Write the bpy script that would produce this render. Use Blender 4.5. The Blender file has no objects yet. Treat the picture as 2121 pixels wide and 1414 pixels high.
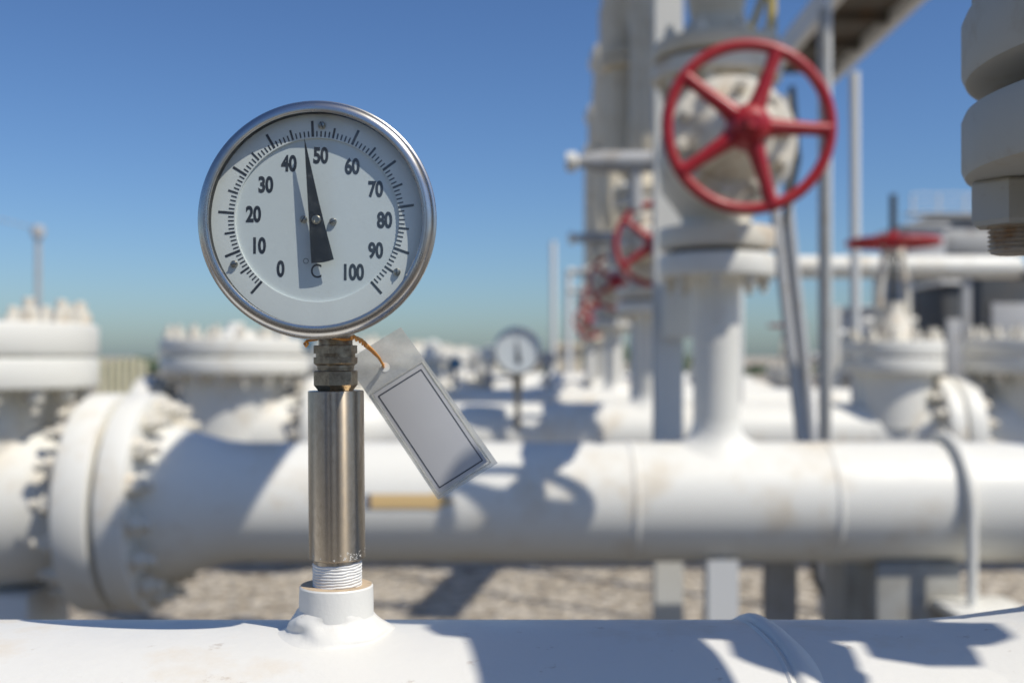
import bpy, bmesh, math, random
from mathutils import Matrix, Vector, noise
R = math.radians
random.seed(7)
S = bpy.context.scene
C = S.collection
F = 2239.0            # focal length of the photograph in its own pixels
CX, HY = 1060.5, 738.0
H = 1.35              # camera height over the gravel

# ------------------------------------------------------------------ camera
cd = bpy.data.cameras.new('camera'); cam = bpy.data.objects.new('camera', cd); C.objects.link(cam)
cd.sensor_width = 36; cd.lens = F * 36 / 2121
cd.shift_y = (HY - 707) / 2121
cam.location = (0, 0, H); cam.rotation_euler = (R(90), 0, 0)
cd.clip_start = 0.02; cd.clip_end = 5000
cd.dof.use_dof = True; cd.dof.focus_distance = 0.525; cd.dof.aperture_fstop = 6.4; cd.dof.aperture_blades = 0
S.camera = cam
S.render.resolution_x = 1024; S.render.resolution_y = 682

# ------------------------------------------------------------------ light
to_sun = Vector((.57, -.42, 1.0)).normalized()
elev = math.asin(to_sun.z)
sd = bpy.data.lights.new('sun', 'SUN'); sun = bpy.data.objects.new('sun', sd); C.objects.link(sun)
sd.energy = 4.3; sd.angle = R(0.55); sd.color = (1.0, .945, .84)
sun.rotation_euler = to_sun.to_track_quat('Z', 'Y').to_euler(); sun.location = (3, -3, 6)
W = bpy.data.worlds.new('World'); S.world = W; W.use_nodes = True
nt = W.node_tree; bg = nt.nodes['Background']
sky = nt.nodes.new('ShaderNodeTexSky'); sky.sky_type = 'NISHITA'; sky.sun_disc = False
sky.sun_elevation = elev; sky.sun_rotation = math.atan2(to_sun.x, to_sun.y)
sky.air_density = 1.0; sky.dust_density = .75; sky.ozone_density = 1.5; sky.altitude = 0
tint = nt.nodes.new('ShaderNodeMix'); tint.data_type = 'RGBA'; tint.blend_type = 'MULTIPLY'; tint.inputs[0].default_value = 1
tint.inputs[7].default_value = (.68, .87, 1.13, 1)
gm = nt.nodes.new('ShaderNodeGamma'); gm.inputs[1].default_value = 1.15; nt.links.new(sky.outputs[0], gm.inputs[0]); nt.links.new(gm.outputs[0], tint.inputs[6]); nt.links.new(tint.outputs[2], bg.inputs[0]); bg.inputs[1].default_value = .072
S.view_settings.view_transform = 'Standard'; S.view_settings.look = 'None'
S.view_settings.exposure = 0.0; S.view_settings.gamma = 1
S.cycles.max_bounces = 10; S.cycles.transparent_max_bounces = 16

# ------------------------------------------------------------------ materials
def N(t, kind, **kw):
    n = t.nodes.new(kind)
    for k, v in kw.items():
        if k.startswith('i_'):
            n.inputs[int(k[2:]) if k[2:].isdigit() else k[2:]].default_value = v
        else: setattr(n, k, v)
    return n
def base(name):
    m = bpy.data.materials.new(name); m.use_nodes = True
    t = m.node_tree; return m, t, t.nodes['Principled BSDF']
def ramp(t, fac, stops):
    r = t.nodes.new('ShaderNodeValToRGB'); e = r.color_ramp.elements
    while len(e) < len(stops): e.new(.5)
    for i, (p, c) in enumerate(stops):
        e[i].position = p; e[i].color = (*c, 1) if len(c) == 3 else c
    t.links.new(fac, r.inputs[0]); return r
def tex(t, scale, detail=6, rough=.6, coord='Object', stretch=None):
    tc = t.nodes.new('ShaderNodeTexCoord'); n = N(t, 'ShaderNodeTexNoise')
    n.inputs['Scale'].default_value = scale; n.inputs['Detail'].default_value = detail; n.inputs['Roughness'].default_value = rough
    if stretch:
        mp = t.nodes.new('ShaderNodeMapping'); mp.inputs['Scale'].default_value = stretch
        t.links.new(tc.outputs[coord], mp.inputs[0]); t.links.new(mp.outputs[0], n.inputs[0])
    else: t.links.new(tc.outputs[coord], n.inputs[0])
    return n
def mix(t, fac, a, b):
    m = t.nodes.new('ShaderNodeMix'); m.data_type = 'RGBA'
    for s, v in ((0, fac), (6, a), (7, b)):
        if isinstance(v, bpy.types.NodeSocket): t.links.new(v, m.inputs[s])
        elif isinstance(v, float) or isinstance(v, int): m.inputs[s].default_value = v
        else: m.inputs[s].default_value = (*v, 1)
    return m.outputs[2]
def bump(t, p, h, strength, dist):
    b = t.nodes.new('ShaderNodeBump'); b.inputs['Strength'].default_value = strength; b.inputs['Distance'].default_value = dist
    t.links.new(h, b.inputs['Height']); t.links.new(b.outputs[0], p.inputs['Normal']); return b

def paint(name, col, dirt, amount=.55, scale=3.0, rough=.42, fine=120, bumpd=.0006, speck=(.25, .22, .18)):
    m, t, p = base(name)
    a = tex(t, scale, 8, .65); fa = ramp(t, a.outputs[0], [(amount, (0, 0, 0)), (min(.99, amount + .22), (1, 1, 1))])
    b = tex(t, fine * .35, 5, .7); fb = ramp(t, b.outputs[0], [(.635, (0, 0, 0)), (.70, (1, 1, 1))])
    c1 = mix(t, fa.outputs[0], col, dirt)
    mm = N(t, 'ShaderNodeMath', operation='MULTIPLY'); t.links.new(fb.outputs[0], mm.inputs[0]); mm.inputs[1].default_value = .35
    c2 = mix(t, mm.outputs[0], c1, speck)
    t.links.new(c2, p.inputs['Base Color'])
    rr = ramp(t, a.outputs[0], [(.3, (rough - .08,) * 3), (.75, (rough + .25,) * 3)]); t.links.new(rr.outputs[0], p.inputs['Roughness'])
    g = tex(t, fine, 4, .6); bump(t, p, g.outputs[0], .35, bumpd)
    return m
M = {}
M['white'] = paint('white_paint', (.745, .73, .67), (.60, .51, .38), .54, 3.2, speck=(.34, .24, .15))
M['socket_paint'] = paint('chipped_socket_paint', (.72, .71, .67), (.50, .40, .28), .70, 55, .45, 420, .0005, (.12, .09, .06))
M['rim'] = paint('bare_socket_rim', (.52, .40, .27), (.36, .27, .18), .5, 180, .7, 500, .0004)
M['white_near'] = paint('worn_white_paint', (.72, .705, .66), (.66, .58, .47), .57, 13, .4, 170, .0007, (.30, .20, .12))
M['cream'] = paint('cream_paint', (.68, .635, .54), (.50, .36, .22), .53, 9, speck=(.30, .18, .09))
M['lightgrey'] = paint('light_grey_paint', (.66, .66, .64), (.55, .5, .42), .6, 4)
M['steelgrey'] = paint('galvanised_steel', (.42, .42, .42), (.33, .3, .26), .5, 8, .45)
M['tan'] = paint('tan_dusty_paint', (.62, .55, .42), (.5, .41, .28), .5, 5)
M['red'] = paint('red_enamel', (.36, .012, .018), (.40, .06, .05), .55, 14, .33, 200, .0003, (.2, .01, .01))
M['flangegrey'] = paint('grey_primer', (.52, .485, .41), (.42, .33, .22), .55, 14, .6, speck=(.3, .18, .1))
M['rusty'] = paint('rusty_thread', (.50, .42, .32), (.36, .20, .09), .45, 70, .6, 400, .0003, (.25, .12, .05))
M['yellow'] = paint('yellow_rail', (.55, .42, .12), (.4, .3, .1), .5, 8)
M['blue'] = paint('blue_enamel', (.10, .22, .33), (.1, .16, .2), .5, 8)
M['dark'] = paint('dark_machine', (.05, .055, .06), (.09, .08, .07), .5, 4, .6)
M['rubber'] = paint('black_rubber', (.02, .02, .02), (.05, .045, .04), .6, 9, .7)
M['gasket'] = paint('dark_gasket', (.09, .085, .075), (.16, .12, .08), .5, 8, .8)
M['arrow'] = paint('ochre_sticker', (.66, .46, .21), (.5, .34, .16), .6, 20)
M['arrowdark'] = paint('navy_sticker', (.06, .08, .13), (.1, .1, .1), .6, 20)
M['orange'] = paint('orange_wire', (.80, .33, .05), (.75, .42, .18), .5, 300, .38, 900, .0001, (.6, .2, .02))
M['ink'] = paint('dial_ink', (.018, .026, .042), (.03, .04, .06), .6, 200, .5, 900, .00002, (.03, .04, .05))
M['needle'] = paint('needle_ink', (.010, .015, .022), (.014, .02, .028), .6, 100, .45, 900, .00002, (.01, .015, .02))
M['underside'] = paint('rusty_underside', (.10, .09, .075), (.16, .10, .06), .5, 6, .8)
M['concrete'] = paint('concrete', (.36, .36, .34), (.27, .25, .21), .45, 6, .85, 60, .002)
M['wood'] = paint('weathered_stake', (.55, .52, .36), (.4, .38, .25), .5, 9)
M['leaf'] = paint('scrub_leaf', (.06, .09, .05), (.10, .12, .07), .5, 2, .8)
M['dial'] = paint('dial_white', (.74, .76, .74), (.70, .72, .71), .6, 60, .5, 1500, .00001, (.6, .62, .62))
M['dialin'] = paint('dial_white_inner', (.65, .69, .69), (.62, .66, .66), .6, 60, .5, 1500, .00001, (.5, .5, .5))
M['thread'] = paint('thread_tape', (.80, .79, .76), (.62, .6, .56), .55, 150, .5, 1500, .0003, (.45, .4, .35))

def metal(name, col, dark, rough, scale, stretch, rvar=.15, aniso=0.0, amount=.45, bstr=.12):
    m, t, p = base(name); p.inputs['Metallic'].default_value = 1
    a = tex(t, scale, 9, .7, stretch=stretch)
    f = ramp(t, a.outputs[0], [(amount, (0, 0, 0)), (amount + .3, (1, 1, 1))])
    b = tex(t, scale * .23, 5, .6); f2 = ramp(t, b.outputs[0], [(.4, (0, 0, 0)), (.7, (1, 1, 1))])
    c = mix(t, f.outputs[0], col, dark)
    mm = N(t, 'ShaderNodeMath', operation='MULTIPLY'); t.links.new(f2.outputs[0], mm.inputs[0]); mm.inputs[1].default_value = .45
    c = mix(t, mm.outputs[0], c, dark)
    t.links.new(c, p.inputs['Base Color'])
    r = ramp(t, a.outputs[0], [(.3, (rough,) * 3), (.8, (rough + rvar,) * 3)]); t.links.new(r.outputs[0], p.inputs['Roughness'])
    bump(t, p, a.outputs[0], bstr, .0002)
    if aniso:
        p.inputs['Anisotropic'].default_value = aniso; p.inputs['Anisotropic Rotation'].default_value = .25
        tg_ = N(t, 'ShaderNodeTangent', direction_type='RADIAL', axis='Z'); t.links.new(tg_.outputs[0], p.inputs['Tangent'])
    return m
M['bezel'] = metal('polished_bezel', (.62, .61, .59), (.50, .45, .40), .24, 45, None, .08, bstr=.03)
M['steel'] = metal('brushed_sleeve', (.53, .45, .35), (.42, .34, .25), .30, 500, (1, 1, .45), .10, .88, .42, bstr=.05)
M['brass'] = metal('tarnished_fitting', (.40, .34, .25), (.17, .13, .09), .34, 260, None, .25, 0, .40)
M['screw'] = metal('screw_metal', (.45, .43, .38), (.25, .22, .18), .3, 900, None)
M['thin'] = metal('zinc_tube', (.55, .55, .55), (.4, .38, .36), .42, 20, None)

def schlick(t, f0=.04):
    g = N(t, 'ShaderNodeNewGeometry'); d = N(t, 'ShaderNodeVectorMath', operation='DOT_PRODUCT')
    t.links.new(g.outputs['Normal'], d.inputs[0]); t.links.new(g.outputs['Incoming'], d.inputs[1])
    a = N(t, 'ShaderNodeMath', operation='ABSOLUTE'); t.links.new(d.outputs['Value'], a.inputs[0])
    b = N(t, 'ShaderNodeMath', operation='SUBTRACT'); b.inputs[0].default_value = 1; t.links.new(a.outputs[0], b.inputs[1])
    c = N(t, 'ShaderNodeMath', operation='POWER'); t.links.new(b.outputs[0], c.inputs[0]); c.inputs[1].default_value = 5
    e = N(t, 'ShaderNodeMath', operation='MULTIPLY_ADD'); t.links.new(c.outputs[0], e.inputs[0]); e.inputs[1].default_value = 1 - f0; e.inputs[2].default_value = f0
    return e
def glass_mat():
    m = bpy.data.materials.new('gauge_glass'); m.use_nodes = True; t = m.node_tree
    t.nodes.remove(t.nodes['Principled BSDF']); out = t.nodes['Material Output']
    tr = N(t, 'ShaderNodeBsdfTransparent'); tr.inputs[0].default_value = (.95, .975, .97, 1)
    gl = N(t, 'ShaderNodeBsdfGlossy'); gl.inputs[0].default_value = (1, 1, 1, 1); gl.inputs['Roughness'].default_value = .03
    df = N(t, 'ShaderNodeBsdfDiffuse'); df.inputs[0].default_value = (.7, .75, .75, 1)
    fr = schlick(t)
    mx = N(t, 'ShaderNodeMixShader'); t.links.new(fr.outputs[0], mx.inputs[0]); t.links.new(tr.outputs[0], mx.inputs[1]); t.links.new(gl.outputs[0], mx.inputs[2])
    d = tex(t, 160, 6, .8); dr = ramp(t, d.outputs[0], [(.5, (.015,) * 3), (.85, (.10,) * 3)])
    m2 = N(t, 'ShaderNodeMixShader'); t.links.new(dr.outputs[0], m2.inputs[0]); t.links.new(mx.outputs[0], m2.inputs[1]); t.links.new(df.outputs[0], m2.inputs[2])
    t.links.new(m2.outputs[0], out.inputs[0]); return m
M['glass'] = glass_mat()
def film_mat():
    m = bpy.data.materials.new('laminate_film'); m.use_nodes = True; t = m.node_tree
    t.nodes.remove(t.nodes['Principled BSDF']); out = t.nodes['Material Output']
    tr = N(t, 'ShaderNodeBsdfTransparent'); tr.inputs[0].default_value = (.93, .93, .92, 1)
    df = N(t, 'ShaderNodeBsdfDiffuse'); df.inputs[0].default_value = (.80, .79, .74, 1)
    tl = N(t, 'ShaderNodeBsdfTranslucent'); tl.inputs[0].default_value = (.78, .78, .74, 1)
    gl = N(t, 'ShaderNodeBsdfGlossy'); gl.inputs['Roughness'].default_value = .18
    a = tex(t, 45, 7, .7); ra = ramp(t, a.outputs[0], [(.3, (.22,) * 3), (.72, (.75,) * 3)])
    md = N(t, 'ShaderNodeMixShader'); md.inputs[0].default_value = .45; t.links.new(df.outputs[0], md.inputs[1]); t.links.new(tl.outputs[0], md.inputs[2])
    mx = N(t, 'ShaderNodeMixShader'); t.links.new(ra.outputs[0], mx.inputs[0]); t.links.new(tr.outputs[0], mx.inputs[1]); t.links.new(md.outputs[0], mx.inputs[2])
    fr = schlick(t)
    b = t.nodes.new('ShaderNodeBump'); b.inputs['Strength'].default_value = .5; b.inputs['Distance'].default_value = .0015
    t.links.new(tex(t, 70, 3, .5).outputs[0], b.inputs['Height']); t.links.new(b.outputs[0], gl.inputs['Normal'])
    m2 = N(t, 'ShaderNodeMixShader'); t.links.new(fr.outputs[0], m2.inputs[0]); t.links.new(mx.outputs[0], m2.inputs[1]); t.links.new(gl.outputs[0], m2.inputs[2])
    t.links.new(m2.outputs[0], out.inputs[0]); return m
M['film'] = film_mat()
def card_mat():
    m, t, p = base('tag_card')
    a = tex(t, 30, 4, .5); c = mix(t, a.outputs[0], (.43, .435, .45), (.50, .50, .51))
    t.links.new(c, p.inputs['Base Color']); p.inputs['Roughness'].default_value = .3
    return m
M['card'] = card_mat()
def gravel():
    m, t, p = base('gravel')
    tc = t.nodes.new('ShaderNodeTexCoord')
    v = N(t, 'ShaderNodeTexVoronoi'); v.inputs['Scale'].default_value = 17; t.links.new(tc.outputs['Object'], v.inputs[0])
    a = tex(t, .9, 7, .7); c0 = ramp(t, a.outputs[0], [(.3, (.24, .19, .14)), (.5, (.36, .30, .225)), (.7, (.46, .39, .30))])
    hs = N(t, 'ShaderNodeSeparateColor'); t.links.new(v.outputs['Color'], hs.inputs[0])
    c1 = ramp(t, hs.outputs[0], [(0, (.16, .13, .10)), (.45, (.38, .33, .26)), (1, (.68, .62, .53))])
    t.links.new(mix(t, .7, c0.outputs[0], c1.outputs[0]), p.inputs['Base Color']); p.inputs['Roughness'].default_value = .9
    bump(t, p, v.outputs['Distance'], 1, .05).invert = True
    return m
M['gravel'] = gravel()

# ------------------------------------------------------------------ mesh helpers
I4 = Matrix.Identity(4)
AX = Matrix.Rotation(R(90), 4, 'Y')      # local z -> world +x
AXN = Matrix.Rotation(R(-90), 4, 'Y')    # local z -> world -x
AYN = Matrix.Rotation(R(90), 4, 'X')     # local z -> world -y (towards the camera)
def T(x, y, z): return Matrix.Translation((x, y, z))
def lathe(bm, prof, X=I4, n=40):
    rings = []
    for r, h in prof:
        if r < 1e-7: rings.append([bm.verts.new(X @ Vector((0, 0, h)))])
        else: rings.append([bm.verts.new(X @ Vector((r * math.cos(2 * math.pi * k / n), r * math.sin(2 * math.pi * k / n), h))) for k in range(n)])
    for a, b in zip(rings, rings[1:]):
        for k in range(n):
            j = (k + 1) % n
            if len(a) == 1 and len(b) == 1: continue
            if len(a) == 1: bm.faces.new((a[0], b[k], b[j]))
            elif len(b) == 1: bm.faces.new((a[k], a[j], b[0]))
            else: bm.faces.new((a[k], a[j], b[j], b[k]))
def box(bm, x0, x1, y0, y1, z0, z1, bev=0, X=I4):
    b2 = bmesh.new(); bmesh.ops.create_cube(b2, size=1)
    for v in b2.verts: v.co = Vector(((x0 + x1) / 2 + v.co.x * (x1 - x0), (y0 + y1) / 2 + v.co.y * (y1 - y0), (z0 + z1) / 2 + v.co.z * (z1 - z0)))
    if bev: bmesh.ops.bevel(b2, geom=b2.edges[:], offset=bev, segments=2, affect='EDGES', profile=.5)
    merge(bm, b2, X)
def merge(bm, b2, X=I4):
    vm = {}
    for v in b2.verts: vm[v] = bm.verts.new(X @ v.co)
    for f in b2.faces:
        bm.faces.new([vm[v] for v in f.verts])
    b2.free()
def tube(bm, pts, r, n=12, X=I4, cap=True):
    pts = [Vector(p) for p in pts]; rs = r if isinstance(r, (list, tuple)) else [r] * len(pts)
    up = None; rings = []
    for i, p in enumerate(pts):
        d = ((pts[min(i + 1, len(pts) - 1)] - pts[max(i - 1, 0)])).normalized()
        if up is None:
            up = d.orthogonal().normalized()
        else:
            up = (up - d * up.dot(d)).normalized()
        s = d.cross(up)
        rings.append([bm.verts.new(X @ (p + (up * math.cos(2 * math.pi * k / n) + s * math.sin(2 * math.pi * k / n)) * rs[i])) for k in range(n)])
    for a, b in zip(rings, rings[1:]):
        for k in range(n): bm.faces.new((a[k], a[(k + 1) % n], b[(k + 1) % n], b[k]))
    if cap: bm.faces.new(rings[0][::-1]); bm.faces.new(rings[-1])
def torus(bm, Rr, r, X=I4, n=64, k=14):
    g = []
    for i in range(n):
        a = 2 * math.pi * i / n
        g.append([bm.verts.new(X @ Vector(((Rr + r * math.cos(2 * math.pi * j / k)) * math.cos(a), (Rr + r * math.cos(2 * math.pi * j / k)) * math.sin(a), r * math.sin(2 * math.pi * j / k)))) for j in range(k)])
    for i in range(n):
        for j in range(k):
            bm.faces.new((g[i][j], g[(i + 1) % n][j], g[(i + 1) % n][(j + 1) % k], g[i][(j + 1) % k]))
def arc(c, r, a0, a1, n, plane='xz'):
    out = []
    for i in range(n + 1):
        a = R(a0 + (a1 - a0) * i / n); u, v = r * math.cos(a), r * math.sin(a)
        out.append(Vector(c) + (Vector((u, 0, v)) if plane == 'xz' else Vector((0, u, v)) if plane == 'yz' else Vector((u, v, 0))))
    return out
def obj(name, bm, mat, parent=None, smooth=True, loc=None, mtx=None, ang=32):
    bmesh.ops.recalc_face_normals(bm, faces=bm.faces)
    me = bpy.data.meshes.new(name); bm.to_mesh(me); bm.free()
    me.materials.append(M[mat] if isinstance(mat, str) else mat)
    if smooth:
        me.shade_smooth(); me.set_sharp_from_angle(angle=R(ang))
    o = bpy.data.objects.new(name, me); C.objects.link(o)
    if parent: o.parent = parent
    if loc: o.location = loc
    if mtx is not None: o.matrix_local = mtx
    return o
def tag(o, label=None, cat=None, group=None, kind=None):
    if label: o['label'] = label
    if cat: o['category'] = cat
    if group: o['group'] = group
    if kind: o['kind'] = kind
    return o
def thing(name, label, cat, loc=(0, 0, 0), group=None, rot=(0, 0, 0)):
    o = bpy.data.objects.new(name, None); C.objects.link(o); o.location = loc; o.rotation_euler = rot
    o.empty_display_size = .1
    return tag(o, label, cat, group)
def copy_tree(o, parent=None):
    c = o.copy(); C.objects.link(c)
    if parent: c.parent = parent
    for ch in o.children: copy_tree(ch, c)
    return c
def inst(src, name, parent, mtx):
    o = bpy.data.objects.new(name, src.data if isinstance(src, bpy.types.Object) else src); C.objects.link(o)
    o.parent = parent; o.matrix_local = mtx; return o
def nut_mesh(name, af, h, stud_r, stud_h, mat, n=6):
    """hex nut with chamfered corners and a stud poking out; base at z = 0"""
    bm = bmesh.new(); rc = af / 2 / math.cos(R(30))
    def hexring(f, z): return [bm.verts.new((rc * f * math.cos(R(60 * k)), rc * f * math.sin(R(60 * k)), z)) for k in range(6)]
    def link(a, b):
        for k in range(6): bm.faces.new((a[k], a[(k + 1) % 6], b[(k + 1) % 6], b[k]))
    a, b, c = hexring(1, 0), hexring(1, h * .88), hexring(.86, h)
    link(a, b); link(b, c); bm.faces.new(c)
    p = [(stud_r, h - .001)]; z = h; step = max(stud_h / 5, .004)
    while z < h + stud_h - .001:
        p += [(stud_r, z), (stud_r * .9, z + step / 2)]; z += step
    p += [(stud_r * .9, h + stud_h), (0, h + stud_h)]
    lathe(bm, p, n=16)
    bmesh.ops.recalc_face_normals(bm, faces=bm.faces)
    me = bpy.data.meshes.new(name); bm.to_mesh(me); bm.free(); me.materials.append(M[mat]); me.shade_smooth(); me.set_sharp_from_angle(angle=R(30))
    return me
def ring_of(me, name, parent, Rb, count, X, a0=0):
    for k in range(count):
        a = a0 + 2 * math.pi * k / count
        inst(me, name, parent, X @ Matrix.Rotation(a, 4, 'Z') @ T(Rb, 0, 0) @ Matrix.Rotation(random.uniform(0, 1), 4, 'Z'))
def disc_prof(Ro, h0, h1, bev, Ri=0):
    """flange disc between heights h0 and h1 with rounded edges"""
    b = bev
    return [(Ri, h0), (Ro - b, h0), (Ro - b * .3, h0 + b * .3), (Ro, h0 + b), (Ro, h1 - b), (Ro - b * .3, h1 - b * .3), (Ro - b, h1), (Ri, h1)]
def P(px, py, d): return Vector(((px - CX) / F * d, d, (HY - py) / F * d))

def pole(label, cat, pts, r, mat, name, group=None):
    base_ = Vector(pts[-1]); bm = bmesh.new(); tube(bm, [Vector(p) - base_ for p in pts], r, 14)
    o = obj(name, bm, mat, loc=tuple(base_), ang=60); return tag(o, label, cat, group)
def saddle(bm, Rp, prof, X=I4, n=56, rough=0, stretch=1.0, ymax=.97):
    """fillet where a vertical branch grows out of a horizontal pipe of radius Rp (axis x, at z = 0).
    prof: (radius, height over the pipe surface)"""
    rings = []
    for i, (r, h) in enumerate(prof):
        ring = []
        for k in range(n):
            a = 2 * math.pi * k / n
            rr = r
            if rough and 0 < i < len(prof):
                rr = r * (1 + rough * noise.noise(Vector((math.cos(a) * 1.3, math.sin(a) * 1.3, i * .16)))) + rough * .004 * noise.noise(Vector((math.cos(a) * 4, math.sin(a) * 4, i * .2)))
            x, y = rr * math.cos(a), rr * math.sin(a); y = max(-Rp * ymax, min(Rp * ymax, y))
            ring.append(bm.verts.new(X @ Vector((x * (stretch if i > 1 else 1), y, math.sqrt(Rp * Rp - y * y) + h + (rough * .002 * noise.noise(Vector((x * 90, y * 90, 3))) if rough and i else 0)))))
        rings.append(ring)
    for a, b in zip(rings, rings[1:]):
        for k in range(n): bm.faces.new((a[k], a[(k + 1) % n], b[(k + 1) % n], b[k]))

# ------------------------------------------------------------------ ground
bm = bmesh.new()
g = 2500
vs = [bm.verts.new(p) for p in ((-g, -g, 0), (g, -g, 0), (g, g, 0), (-g, g, 0))]; bm.faces.new(vs)
tag(obj('ground', bm, 'gravel', loc=(0, 0, -H)), kind='structure')

M['dark_ground'] = paint('unseen_dark_ground', (.13, .112, .088), (.18, .155, .12), .5, 3, .9, 120, .003, (.03, .03, .03))
bm = bmesh.new(); bm.faces.new([bm.verts.new(p) for p in ((-30, -4.5, 0), (30, -4.5, 0), (30, 4.9, 0), (-30, 4.9, 0))])  # added dark ground out of view, lowers the bounce light under the pipes
tag(obj('path', bm, 'dark_ground', loc=(0, 0, -H + .004)), kind='structure')
# ------------------------------------------------------------------ nearest pipe (1) and its riser
D1 = .556; R1 = .20; ZC1 = -.341
pl = thing('pipeline', 'white pipe along the bottom edge, carrying the sharp dial thermometer', 'pipeline', (0, D1, ZC1))
bm = bmesh.new(); lathe(bm, [(R1, -1.6), (R1, -.8), (R1, 0), (R1, .8), (R1, 1.6)], AX, 160); obj('pipe', bm, 'white_near', pl)
bm = bmesh.new()   # weld bead all round
nseg = 220
prev = None; ringsW = []
for k in range(nseg):
    a = 2 * math.pi * k / nseg
    ring = []
    for j in range(9):
        u = j / 8; w = .0085 * (1 + .18 * noise.noise(Vector((a * 3, 0, 1))))
        off = .004 * noise.noise(Vector((a * 2.5, 5, 1)))
        x = .133 + off + (u - .5) * 2 * w
        rr = R1 - .0008 + .0042 * math.sin(math.pi * u) ** .8 * (1 + .16 * noise.noise(Vector((a * 7, u * 3, 2)))) - (.0026 if j == 2 else 0)
        ring.append(bm.verts.new((x, rr * math.cos(a), rr * math.sin(a))))
    ringsW.append(ring)
for k in range(nseg):
    a, b = ringsW[k], ringsW[(k + 1) % nseg]
    for j in range(8): bm.faces.new((a[j], a[j + 1], b[j + 1], b[j]))
obj('weld_bead', bm, 'white_near', pl, ang=60)
SX = (697 - CX) / F * D1
# socket with welded foot
mm = D1 / F
zt = lambda py: (HY - py) * mm - ZC1          # height over this pipe's axis for a photo row
bm = bmesh.new()
top = zt(1210)
lathe(bm, [(.0181, top + .0001), (.0187, top - .0007), (.0188, top - .003), (.0189, top - .006), (.0190, top - .016), (.0192, R1 + .004), (.0192, R1 - .01)], T(SX, 0, 0), 72)
sk_ = obj('socket', bm, 'socket_paint', pl)
bm = bmesh.new(); lathe(bm, [(.0120, top - .004), (.0123, top), (.0181, top + .0001)], T(SX, 0, 0), 72); obj('bare_rim', bm, 'rim', sk_)
bm = bmesh.new()
fp = []
for q in range(15):
    u = q / 14; fp.append((.0188 + .0115 * u ** 1.25, .0125 * (1 - u) ** 1.6 - .0006 * u + .0009 * math.sin(u * math.pi)))
saddle(bm, R1, fp, T(SX, 0, 0), 120, rough=.13)
obj('fillet_weld', bm, 'white_near', pl, ang=70)
# riser, saddle, lower flange
RX = .42; RY = .62 - D1; RF = .15
bm = bmesh.new(); saddle(bm, R1, [(.080, .12), (.083, .07), (.093, .04), (.115, .018), (.145, .007), (.18, .002), (.215, -.001)], T(RX, 0, 0), 80)
obj('branch_saddle', bm, 'white_near', pl)
z0 = -ZC1
bm = bmesh.new(); tube(bm, [(RX, .01, R1 + .02), (RX, RY, R1 + .16), (RX, RY, z0 + .106)], [.080, .080, .088], 48); obj('riser', bm, 'white_near', pl)
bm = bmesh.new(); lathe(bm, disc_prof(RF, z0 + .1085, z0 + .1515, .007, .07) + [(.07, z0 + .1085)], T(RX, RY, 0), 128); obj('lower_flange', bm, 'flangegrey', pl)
bm = bmesh.new(); lathe(bm, [(.098, z0 + .151), (.098, z0 + .168)], T(RX, RY, 0), 64); obj('gasket', bm, 'gasket', pl)
bigM = nut_mesh('near_nut', .044, .028, .0142, .015, 'flangegrey')
# the stud with a real helical-looking thread
bm = bmesh.new(); prof = [(.0150, 0)]
z = 0
while z < .0165:
    prof += [(.0148, z), (.0150, z + .0006), (.0132, z + .0017), (.0131, z + .0021)]; z += .0028
prof += [(.0135, z), (.010, z + .001), (0, z + .001)]
lathe(bm, prof, I4, 40); stud = obj('stud', bm, 'rusty', pl); stud_me = stud.data; bpy.data.objects.remove(stud)
bm = bmesh.new(); rc = .0225 / math.cos(R(30))
hr = []
for f, zz in ((.94, 0), (1, .002), (1, .0245), (.93, .0275), (.62, .0275)):
    hr.append([bm.verts.new((rc * f * math.cos(R(60 * k)), rc * f * math.sin(R(60 * k)), zz)) for k in range(6)])
for a, b in zip(hr, hr[1:]):
    for k in range(6): bm.faces.new((a[k], a[(k + 1) % 6], b[(k + 1) % 6], b[k]))
nn = obj('nut', bm, 'flangegrey', pl, ang=25); nut_me = nn.data; bpy.data.objects.remove(nn)
a_seen = math.atan2(.739 * math.cos(R(24.9)) - .62, .739 * math.sin(R(24.9)) - RX)
for k in range(8):
    a = a_seen + 2 * math.pi * k / 8
    for nm, me, zz in (('nut', nut_me, .108), ('stud', stud_me, .0805)):
        inst(me, nm, pl, T(RX + .120 * math.cos(a), RY + .120 * math.sin(a), z0 + zz) @ Matrix.Rotation(math.pi, 4, 'X') @ Matrix.Rotation(R(14) + a * .3, 4, 'Z'))
# saddle support under the pipe, out of view, carries it
for sx in (-1.2, 1.1):
    bm = bmesh.new(); box(bm, -.12, .12, -.18, .18, 0, H + ZC1 - R1 + .03, .01)
    tag(obj('pipe_support', bm, 'concrete', loc=(sx, D1, -H)), 'concrete block under the nearest pipe, %s end' % ('left' if sx < 0 else 'right'), 'pipe support')

# valve on the near riser (above and right of the frame, its flange shows at the right edge; unseen upper parts shaped for their shadow)
v1 = thing('gate_valve', 'shaded grey valve at the upper right edge, its thick upper flange close up', 'valve', (RX, .62, .167))
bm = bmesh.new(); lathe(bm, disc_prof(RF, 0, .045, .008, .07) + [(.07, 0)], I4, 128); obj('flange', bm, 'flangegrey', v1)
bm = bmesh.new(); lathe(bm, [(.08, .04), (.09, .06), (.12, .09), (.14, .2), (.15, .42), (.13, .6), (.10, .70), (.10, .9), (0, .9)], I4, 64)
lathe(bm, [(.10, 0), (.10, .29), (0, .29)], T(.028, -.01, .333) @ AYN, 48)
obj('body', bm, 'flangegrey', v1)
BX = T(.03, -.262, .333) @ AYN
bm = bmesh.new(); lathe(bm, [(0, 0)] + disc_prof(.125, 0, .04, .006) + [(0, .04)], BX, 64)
obj('bonnet_flange', bm, 'flangegrey', v1)
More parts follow.
